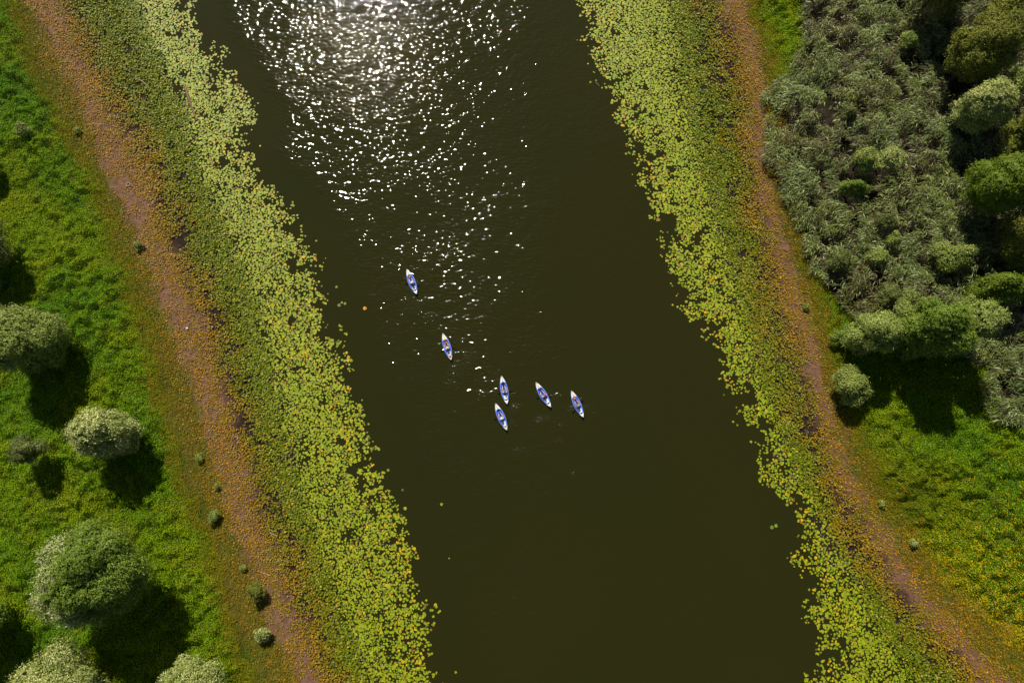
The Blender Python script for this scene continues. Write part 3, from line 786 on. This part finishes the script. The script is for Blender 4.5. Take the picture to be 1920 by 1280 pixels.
# ------------------------------------------------------------------ kayaks
def glossy(name, col, rough=.35, grain=.06): return plain(name, col, rough, .5, grain, 12)
M_blue = glossy('blue_kayak_fabric', (0.02, 0.16, 0.85), .38)
M_lit_edge = glossy('lit_edge_blue', (0.34, 0.46, 0.95), .40)  # paler blue stands in for sunlight on the tube edges
M_floor = glossy('dark_blue_floor', (0.010, 0.055, 0.34), .45)
M_deck = glossy('white_deck', (0.88, 0.88, 0.90), .40)
M_seat = glossy('white_seat', (0.80, 0.80, 0.80), .5)
M_black = glossy('black_plastic', (0.015, 0.015, 0.018), .35)
M_skin = glossy('skin', (0.80, 0.52, 0.40), .5, .12)
M_skin2 = glossy('tanned_skin', (0.72, 0.40, 0.26), .5, .12)
M_eye = glossy('dark_eye', (0.02, 0.015, 0.01), .2)
KL = 3.85
def halfw(s):
    """half width at s = 0 bow .. 1 stern"""
    return 0.50 * (math.sin(math.pi * min(max(s, 0), 1)) ** 0.72) * (1.04 - .08 * abs(s - .55))
def side_z(s):
    return 0.20 + 0.20 * abs(2 * s - 1.0) ** 2.4
def grid_mesh(name, rowsv, mat, parent, close=False, sm=True):
    V = [p for r in rowsv for p in r]; k = len(rowsv[0]); F = []
    for i in range(len(rowsv) - 1):
        for j in range(k if close else k - 1):
            j2 = (j + 1) % k
            F.append((i * k + j, i * k + j2, (i + 1) * k + j2, (i + 1) * k + j))
    return link(name, mesh_np(name, np.array(V), np.array(F), None, mat, sm), parent)
def ys(s): return KL * (.5 - s)
def make_kayak():
    k = empty('kayak')
    N = 26
    for sg in (-1, 1):
        rows_ = []; rim = []
        for i in range(N + 1):
            s = i / N; s_ = .01 + .98 * s; hw = halfw(s_); r = .125 * min(1, .25 + 5 * min(s_, 1 - s_))
            cx = sg * max(hw - r, 0.0); cz = side_z(s_) - .06
            rows_.append([(cx + r * math.cos(q), ys(s_), cz + r * 1.05 * math.sin(q)) for q in [2 * math.pi * j / 10 for j in range(10)]])
        grid_mesh('side_tube', rows_, M_blue if sg < 0 else M_blue, k, True)
        # sunlit outer edge of the tube, painted as a paler strip
        rows_ = []
        for i in range(N + 1):
            s_ = .03 + .94 * i / N; hw = halfw(s_); r = .131 * min(1, .25 + 5 * min(s_, 1 - s_)); cx = sg * max(hw - r, 0.0); cz = side_z(s_) - .06
            rows_.append([(cx + sg * r * math.cos(q), ys(s_), cz + r * 1.05 * math.sin(q)) for q in (-.1, .3, .7, 1.05)])
        grid_mesh('lit_edge_strip', rows_, M_lit_edge, k)
    rows_ = []
    for i in range(17):
        s = .06 + .88 * i / 16; hw = max(halfw(s) - .09, .02)
        rows_.append([(-hw, ys(s), .10), (-hw * .5, ys(s), .085), (0, ys(s), .08), (hw * .5, ys(s), .085), (hw, ys(s), .10)])
    grid_mesh('floor', rows_, M_floor, k)
    rows_ = []
    for i in range(17):
        s = .02 + .96 * i / 16; hw = max(halfw(s) - .05, .01)
        rows_.append([(-hw, ys(s), side_z(s) - .12), (-hw * .6, ys(s), -.06), (0, ys(s), -.09), (hw * .6, ys(s), -.06), (hw, ys(s), side_z(s) - .12)])
    grid_mesh('hull_bottom', rows_, M_blue, k)
    def deck(s0, s1, cut, name):
        rws = []; m = 12
        for i in range(m + 1):
            s = s0 + (s1 - s0) * i / m; s_ = min(max(s, .002), .998); hw = max(halfw(s_) * .97, .02)
            f = i / m if cut > 0 else 1 - i / m       # 0 at tip
            rw = []
            for j in range(9):
                q = -1 + j / 4
                yy = ys(s_) + cut * .42 * (1 - abs(q)) ** 1.2 * max(0, f - .35) / .65 * KL * .12
                rw.append((hw * q, yy, side_z(s_) + .045 + .07 * (1 - q * q) - .035 * (abs(q) > .9)))
            rws.append(rw)
        grid_mesh(name, rws, M_deck, k)
    deck(.004, .255, 1, 'bow_deck')
    deck(.835, .996, -1, 'stern_deck')
    # zip slit down the bow deck, carrying handles and valve
    def box(name, c, s, mat, parent=None, rz=0, bev=.012):
        bm = bmesh.new(); bmesh.ops.create_cube(bm, size=1)
        for v in bm.verts: v.co = Vector((v.co.x * s[0], v.co.y * s[1], v.co.z * s[2]))
        bmesh.ops.bevel(bm, geom=bm.edges[:], offset=min(bev, min(s) * .4), segments=2, profile=.6, affect='EDGES')
        me = bpy.data.meshes.new(name); bm.to_mesh(me); bm.free(); me.materials.append(mat)
        o = link(name, me, parent or k); o.location = c; o.rotation_euler = (0, 0, rz); return o
    box('deck_zip', (0, ys(.17), side_z(.17) + .125), (.028, .42, .02), M_black)
    box('carry_handle', (0, ys(.035), side_z(.03) + .14), (.05, .12, .03), M_black)
    box('carry_handle', (0, ys(.955), side_z(.96) + .14), (.05, .12, .03), M_black)
    box('footrest', (0, ys(.33), .17), (.42, .10, .12), M_blue)
    # rear white seat: cushion and backrest
    def cushion(name, c, sx, sy, sz, mat, rx=0):
        bm = bmesh.new(); bmesh.ops.create_uvsphere(bm, u_segments=16, v_segments=10, radius=1)
        for v in bm.verts:
            x, y, z = v.co
            v.co = Vector((math.copysign(abs(x) ** .6, x) * sx, math.copysign(abs(y) ** .65, y) * sy, math.copysign(abs(z) ** .7, z) * sz))
        for f in bm.faces: f.smooth = True
        me = bpy.data.meshes.new(name); bm.to_mesh(me); bm.free(); me.materials.append(mat)
        o = link(name, me, k); o.location = c; o.rotation_euler = (rx, 0, 0); return o
    cushion('rear_seat', (0, ys(.73), .22), .28, .34, .13, M_seat)
    cushion('rear_backrest', (0, ys(.81), .36), .22, .06, .14, M_seat, .25)
    cushion('front_seat', (0, ys(.55), .13), .22, .20, .05, M_floor)
    cushion('front_backrest', (0, ys(.615), .30), .21, .045, .18, M_black, .3)
    return k

def blob(name, c, s, mat, label, cat, rz=0, parent=None, power=.7, group=None):
    bm = bmesh.new(); bmesh.ops.create_uvsphere(bm, u_segments=14, v_segments=9, radius=1)
    for v in bm.verts:
        x, y, z = v.co
        k = 1 + .06 * math.sin(5 * x + 3 * y + 7 * z)
        v.co = Vector((math.copysign(abs(x) ** power, x) * s[0] * k, math.copysign(abs(y) ** power, y) * s[1] * k, math.copysign(abs(z) ** power, z) * s[2] * k))
    for f in bm.faces: f.smooth = True
    me = bpy.data.meshes.new(name); bm.to_mesh(me); bm.free(); me.materials.append(mat)
    o = link(name, me, parent); o.location = c; o.rotation_euler = (0, 0, rz)
    if label: tag(o, label, cat, group)
    return o

def skin_mesh(name, chains, mat, parent, sub=1):
    """chains: list of lists of ((x,y,z), r) ; a chain's first point may be an index tuple ('v', n) joining to an earlier vertex"""
    bm = bmesh.new(); lay = bm.verts.layers.skin.verify(); vs = []
    for ch in chains:
        prev = None
        for it in ch:
            if it[0] == 'v': prev = vs[it[1]]; continue
            v = bm.verts.new(it[0]); r = it[1]; v[lay].radius = (r, r) if not isinstance(r, tuple) else r; vs.append(v)
            if prev is not None: bm.edges.new((prev, v))
            prev = v
    vs[0][lay].use_root = True
    me = bpy.data.meshes.new(name); bm.to_mesh(me); bm.free(); me.materials.append(mat)
    o = link(name, me, parent)
    o.modifiers.new('skin', 'SKIN'); sd = o.modifiers.new('smooth', 'SUBSURF'); sd.levels = sub; sd.render_levels = sub
    o.modifiers['skin'].use_smooth_shade = True
    return o

def lerp(a, b, t): return tuple(a[i] + (b[i] - a[i]) * t for i in range(3))
def make_person(loc, rz, skin, top, bottom, hair, hat, label, lean=0.0, turn=0.0, handl=(-.36, .52, .48), handr=(.36, .52, .42), knees=.22, bag=None):
    """local frame: +y to the bow, pelvis at the origin (z = kayak floor)"""
    p = empty('person', loc, rz); tag(p, label, 'person', 'paddlers in the six kayaks')
    zs = .22
    hx = lean * .18
    chest = (hx * .7, -.07, zs + .36); neck = (hx * 1.0, -.06, zs + .54)
    head0 = (hx * 1.1, -.03, zs + .63); head1 = (hx * 1.2, -.015, zs + .72); head2 = (hx * 1.25, -.02, zs + .79)
    C = [[((0, 0, zs), (.15, .12)), ((hx * .3, -.03, zs + .15), (.135, .105)), (chest, (.16, .11)), (neck, .055), (head0, .075), (head1, .10), (head2, .072)]]
    n0 = 7
    # legs: hip, knee, ankle, foot
    for sg in (-1, 1):
        hip = (sg * .10, .06, zs - .03); knee = (sg * (knees), .46, zs + .17); ank = (sg * (knees * .6), .86, zs - .06); toe = (sg * (knees * .62), .93, zs + .08)
        C.append([('v', 0), (hip, .092), (lerp(hip, knee, .5), .082), (knee, .06), (lerp(knee, ank, .35), .055), (ank, .036), (toe, .038)])
    # arms with hands closing on the shaft
    base = 7 + 12
    for sg, hd in ((-1, handl), (1, handr)):
        sh = (hx * .8 + sg * .19, -.06, zs + .46); hd = Vector(hd)
        el = lerp(sh, tuple(hd), .5); el = (el[0] + sg * .10, el[1] - .06, el[2] - .12)
        wr = tuple(Vector(el) + (hd - Vector(el)) * .82)
        C.append([('v', 2), (sh, .058), (lerp(sh, el, .55), .045), (el, .037), (lerp(el, wr, .4), .037), (wr, .024), (tuple(hd), (.040, .020))])
        nv = sum(1 for ch in C for it in ch if it[0] != 'v')
        hidx = nv - 1
        for q in range(4):
            off = (q - 1.5) * .021
            l = (.9, 1, .95, .78)[q]
            b0 = (hd.x + off, hd.y + .035, hd.z + .01); b1 = (hd.x + off, hd.y + .035 + .028 * l, hd.z - .012); b2 = (hd.x + off, hd.y + .045, hd.z - .038 * l)
            C.append([('v', hidx), (b0, .010), (b1, .009), (b2, .008)])
        C.append([('v', hidx), ((hd.x - sg * .045, hd.y + .0, hd.z - .01), .011), ((hd.x - sg * .05, hd.y + .035, hd.z - .03), .009)])
    # nose
    C.append([('v', 5), ((head1[0], head1[1] + .105, head1[2] - .012), .012)])
    skin_mesh('body', C, skin, p, 1)
    # clothes follow the body a little proud of it
    tk = [[((hx * .1, -.01, zs + .08), (.155, .125)), ((hx * .3, -.03, zs + .17), (.150, .120)), (chest, (.175, .125)), ((neck[0], neck[1], neck[2] - .07), (.09, .075))]]
    for sg in (-1, 1):
        sh = (hx * .8 + sg * .19, -.06, zs + .46)
        tk.append([('v', 2), (sh, .070), ((sh[0] + sg * .07, sh[1] + .07, sh[2] - .07), .060)])
    skin_mesh('shirt', tk, top, p, 1)
    sh_ = [[((0, 0, zs), (.162, .128)), ((0, .0, zs + .07), (.155, .125))]]
    for sg in (-1, 1):
        hip = (sg * .10, .06, zs - .03); knee = (sg * knees, .46, zs + .17)
        sh_.append([('v', 0), (hip, .104), (lerp(hip, knee, .42), .096)])
    skin_mesh('shorts', sh_, bottom, p, 1)
    hm = blob('hair', (head1[0], head1[1] - .018, head1[2] + .028), (.105, .118, .105), hair, None, None, 0, p, .95)
    for sg in (-1, 1):
        blob('eye', (head1[0] + sg * .036, head1[1] + .092, head1[2] + .012), (.012, .008, .009), M_eye, None, None, 0, p, 1)
        blob('ear', (head1[0] + sg * .102, head1[1] + .0, head1[2] - .005), (.012, .022, .032), skin, None, None, 0, p, 1)
    blob('mouth', (head1[0], head1[1] + .088, head1[2] - .048), (.026, .008, .007), glossy('lips', (.35, .1, .08)), None, None, 0, p, 1)
    if hat is not None:
        h = blob('sun_hat', (head1[0], head1[1] - .01, head1[2] + .065), (.115, .125, .075), hat, None, None, 0, p, .9)
        rows_ = [[(head1[0] + r_ * math.cos(q), head1[1] + r_ * 1.05 * math.sin(q), head1[2] + z_) for q in [2 * math.pi * j / 20 for j in range(20)]] for r_, z_ in ((.10, .075), (.15, .055), (.185, .04), (.18, .032), (.10, .06))]
        grid_mesh('hat_brim', rows_, hat, h, True); h.children[0].location = (-h.location.x, -h.location.y, -h.location.z)
    return p

def make_paddle(a, b, za, zb, label):
    """a, b: world xy of the two blade tips"""
    a = Vector((a[0], a[1], za)); b = Vector((b[0], b[1], zb)); c = (a + b) / 2; d = b - a; L = d.length
    root = empty('paddle', c); tag(root, label, 'paddle', 'double-bladed paddles held by the kayakers')
    root.rotation_mode = 'QUATERNION'; root.rotation_quaternion = d.to_track_quat('X', 'Z')
    v_, f_ = tube_rings([(-L / 2 + .38, 0, 0), (0, 0, 0), (L / 2 - .38, 0, 0)], [.017] * 3, 8)
    link('shaft', mesh_np('shaft', v_, f_, None, M_black, True), root)
    for sg in (-1, 1):
        rw = []
        for i in range(9):
            t = i / 8; w = .10 * math.sin(math.pi * min(.08 + t * .92, .97)) ** .55; x = sg * (L / 2 - .46 + .46 * t)
            rw.append([(x, -w, .018), (x, -w * .4, -.004), (x, w * .4, -.004), (x, w, .018), (x, w * .4, .006), (x, -w * .4, .006)])
        bl = grid_mesh('blade', rw, M_black, root, True)
    return root

cloth = {k: glossy(k + '_cloth', c, .75, .15) for k, c in dict(straw=(.75,.55,.28), rose=(.8,.5,.48), red=(.55, .03, .05), pink=(.85, .34, .36), white=(.75, .73, .70), magenta=(.45, .02, .10), navy=(.02, .025, .10), teal=(.02, .20, .24), purple=(.13, .03, .14), tan=(.55, .42, .25), black=(.02, .02, .025), grey=(.25, .25, .3)).items()}
hairm = {k: glossy(k + '_hair', c, .6, .2) for k, c in dict(brown=(.07, .035, .018), dark=(.02, .012, .01), fair=(.38, .24, .11)).items()}
bagm = {k: glossy(k + '_bag', c, .45, .1) for k, c in dict(orange=(.75, .16, .02), yellow=(.80, .47, .005), brown=(.16, .05, .05), rust=(.55, .17, .05), white=(.8, .8, .8)).items()}

KG = 'blue and white inflatable kayaks'
specs = [
  dict(b=(762, 503), s=(782, 554), label='blue and white kayak farthest ahead, nearest the sun glitter, orange bag inside',
       person=dict(skin=M_skin, top=cloth['red'], bottom=cloth['pink'], hair=hairm['fair'], hat=cloth['white'], lean=.2, label='paddler in a red shirt and white hat in the kayak farthest ahead'),
       pad=((757, 523), (788, 530)), bags=[('orange', .285, 0, .15, .15, .12, 'orange bag in the bow of the kayak farthest ahead')]),
  dict(b=(830, 624.3), s=(846.5, 676), label='blue and white kayak second from the front, yellow bags in the bow, orange bag astern',
       person=dict(skin=M_skin2, top=cloth['pink'], bottom=cloth['navy'], hair=hairm['fair'], hat=cloth['straw'], lean=-.1, label='paddler in a straw hat and pink top behind two yellow bags'),
       pad=((829, 660), (850, 645)), bags=[('yellow', .235, .0, .17, .16, .13, 'yellow bag furthest into the bow of the second kayak'), ('yellow', .325, .01, .17, .13, .12, 'yellow bag just ahead of the pink-topped paddler'), ('orange', .865, 0, .15, .15, .10, 'orange bag on the stern of the second kayak')]),
  dict(b=(940.3, 704), s=(951, 758.3), label='blue and white kayak above its close neighbour, brown bag in the bow',
       person=dict(skin=M_skin, top=cloth['rose'], bottom=cloth['grey'], hair=hairm['dark'], hat=None, lean=.1, label='dark-haired paddler in a light pink top in the kayak above its close neighbour', handl=(-.42, .30, .50)),
       pad=((931, 740), (956, 726)), bags=[('brown', .24, 0, .14, .12, .11, 'brown bag in the bow of the kayak above its close neighbour')]),
  dict(b=(928.6, 755.3), s=(950.8, 807.2), label='blue and white kayak lowest in the picture, yellow bag astern',
       person=dict(skin=M_skin, top=cloth['white'], bottom=cloth['red'], hair=hairm['brown'], hat=cloth['white'], lean=-.15, label='paddler in a white hat, white top and red shorts in the lowest kayak'),
       pad=((930, 788), (950, 779)), bags=[('yellow', .855, .03, .14, .12, .10, 'yellow bag on the stern of the lowest kayak')]),
  dict(b=(1004.3, 716), s=(1033, 763.8), label='blue and white kayak second from the right, most slanted, rust bag in the bow',
       person=dict(skin=M_skin, top=cloth['magenta'], bottom=cloth['tan'], hair=hairm['brown'], hat=None, lean=.15, label='paddler in a magenta top in the kayak second from the right'),
       pad=((1003, 738), (1031, 738)), bags=[('rust', .245, 0, .13, .12, .11, 'rust-orange bag in the bow of the most slanted kayak')]),
  dict(b=(1071, 731.8), s=(1094, 783), label='blue and white kayak farthest right, large rust-orange bag in the bow',
       person=dict(skin=M_skin2, top=cloth['teal'], bottom=cloth['purple'], hair=hairm['dark'], hat=cloth['grey'], lean=-.2, label='paddler in teal top, purple shorts and grey hat in the rightmost kayak', handl=(-.46, .18, .40)),
       pad=((1074, 763), (1088, 750)), bags=[('rust', .285, 0, .18, .20, .14, 'large rust-orange bag in the bow of the rightmost kayak')]),
]
proto = make_kayak()
for i, sp_ in enumerate(specs):
    bx, by = P(*sp_['b'], .3); sx_, sy_ = P(*sp_['s'], .3)
    cx, cy = (bx + sx_) / 2, (by + sy_) / 2
    rz = math.atan2(by - sy_, bx - sx_) - math.pi / 2
    k = proto if i == 0 else copy_tree(proto)
    k.location = (cx, cy, .0); k.rotation_euler = (0, 0, rz)
    tag(k, sp_['label'], 'kayak', KG)
    M4 = Matrix.Translation((cx, cy, 0)) @ Matrix.Rotation(rz, 4, 'Z')
    # paddle first: hands go where the shaft is
    A, B = sp_['pad']; a = P(*A, .35); b2 = P(*B, .35)
    za, zb = (.12, .80) if i in (1, 2, 3) else (.50, .28)
    pa = Vector((a[0], a[1], za)); pb = Vector((b2[0], b2[1], zb)); ctr = (pa + pb) / 2
    want = M4 @ Vector((0, ys(.575) + .50, .46)); d_ = (pb - pa).normalized(); ctr = want; ctr.z = .60
    pa = ctr - d_ * 1.07; pb = ctr + d_ * 1.07
    make_paddle((pa.x, pa.y), (pb.x, pb.y), pa.z, pb.z, 'black double-bladed paddle held by the ' + ['red-shirted', 'pink-topped tanned', 'dark-haired', 'white-topped', 'magenta-topped', 'teal-topped'][i] + ' paddler')
    pl = M4 @ Vector((0, ys(.575), 0))
    Pi = (Matrix.Translation(pl) @ Matrix.Rotation(rz, 4, 'Z')).inverted()
    hl = Pi @ (ctr - d_ * .32); hr = Pi @ (ctr + d_ * .32)
    ps = dict(sp_['person']); ps.pop('handl', None)
    make_person(pl, rz, ps['skin'], ps['top'], ps['bottom'], ps['hair'], ps['hat'], ps['label'], ps['lean'], 0, tuple(hl - Vector((0, .03, 0))), tuple(hr - Vector((0, .03, 0))))
    for (cn, s, x, a1, a2, a3, lb) in sp_['bags']:
        zz = .20 if s < .8 else side_z(s) + .17
        if s < .26: zz = side_z(s) + .2
        c = M4 @ Vector((x, ys(s), zz))
        blob('dry_bag', c, (a1, a2, a3), bagm[cn], lb, 'bag', rz + .2, None, .65, 'bags carried in the kayaks')
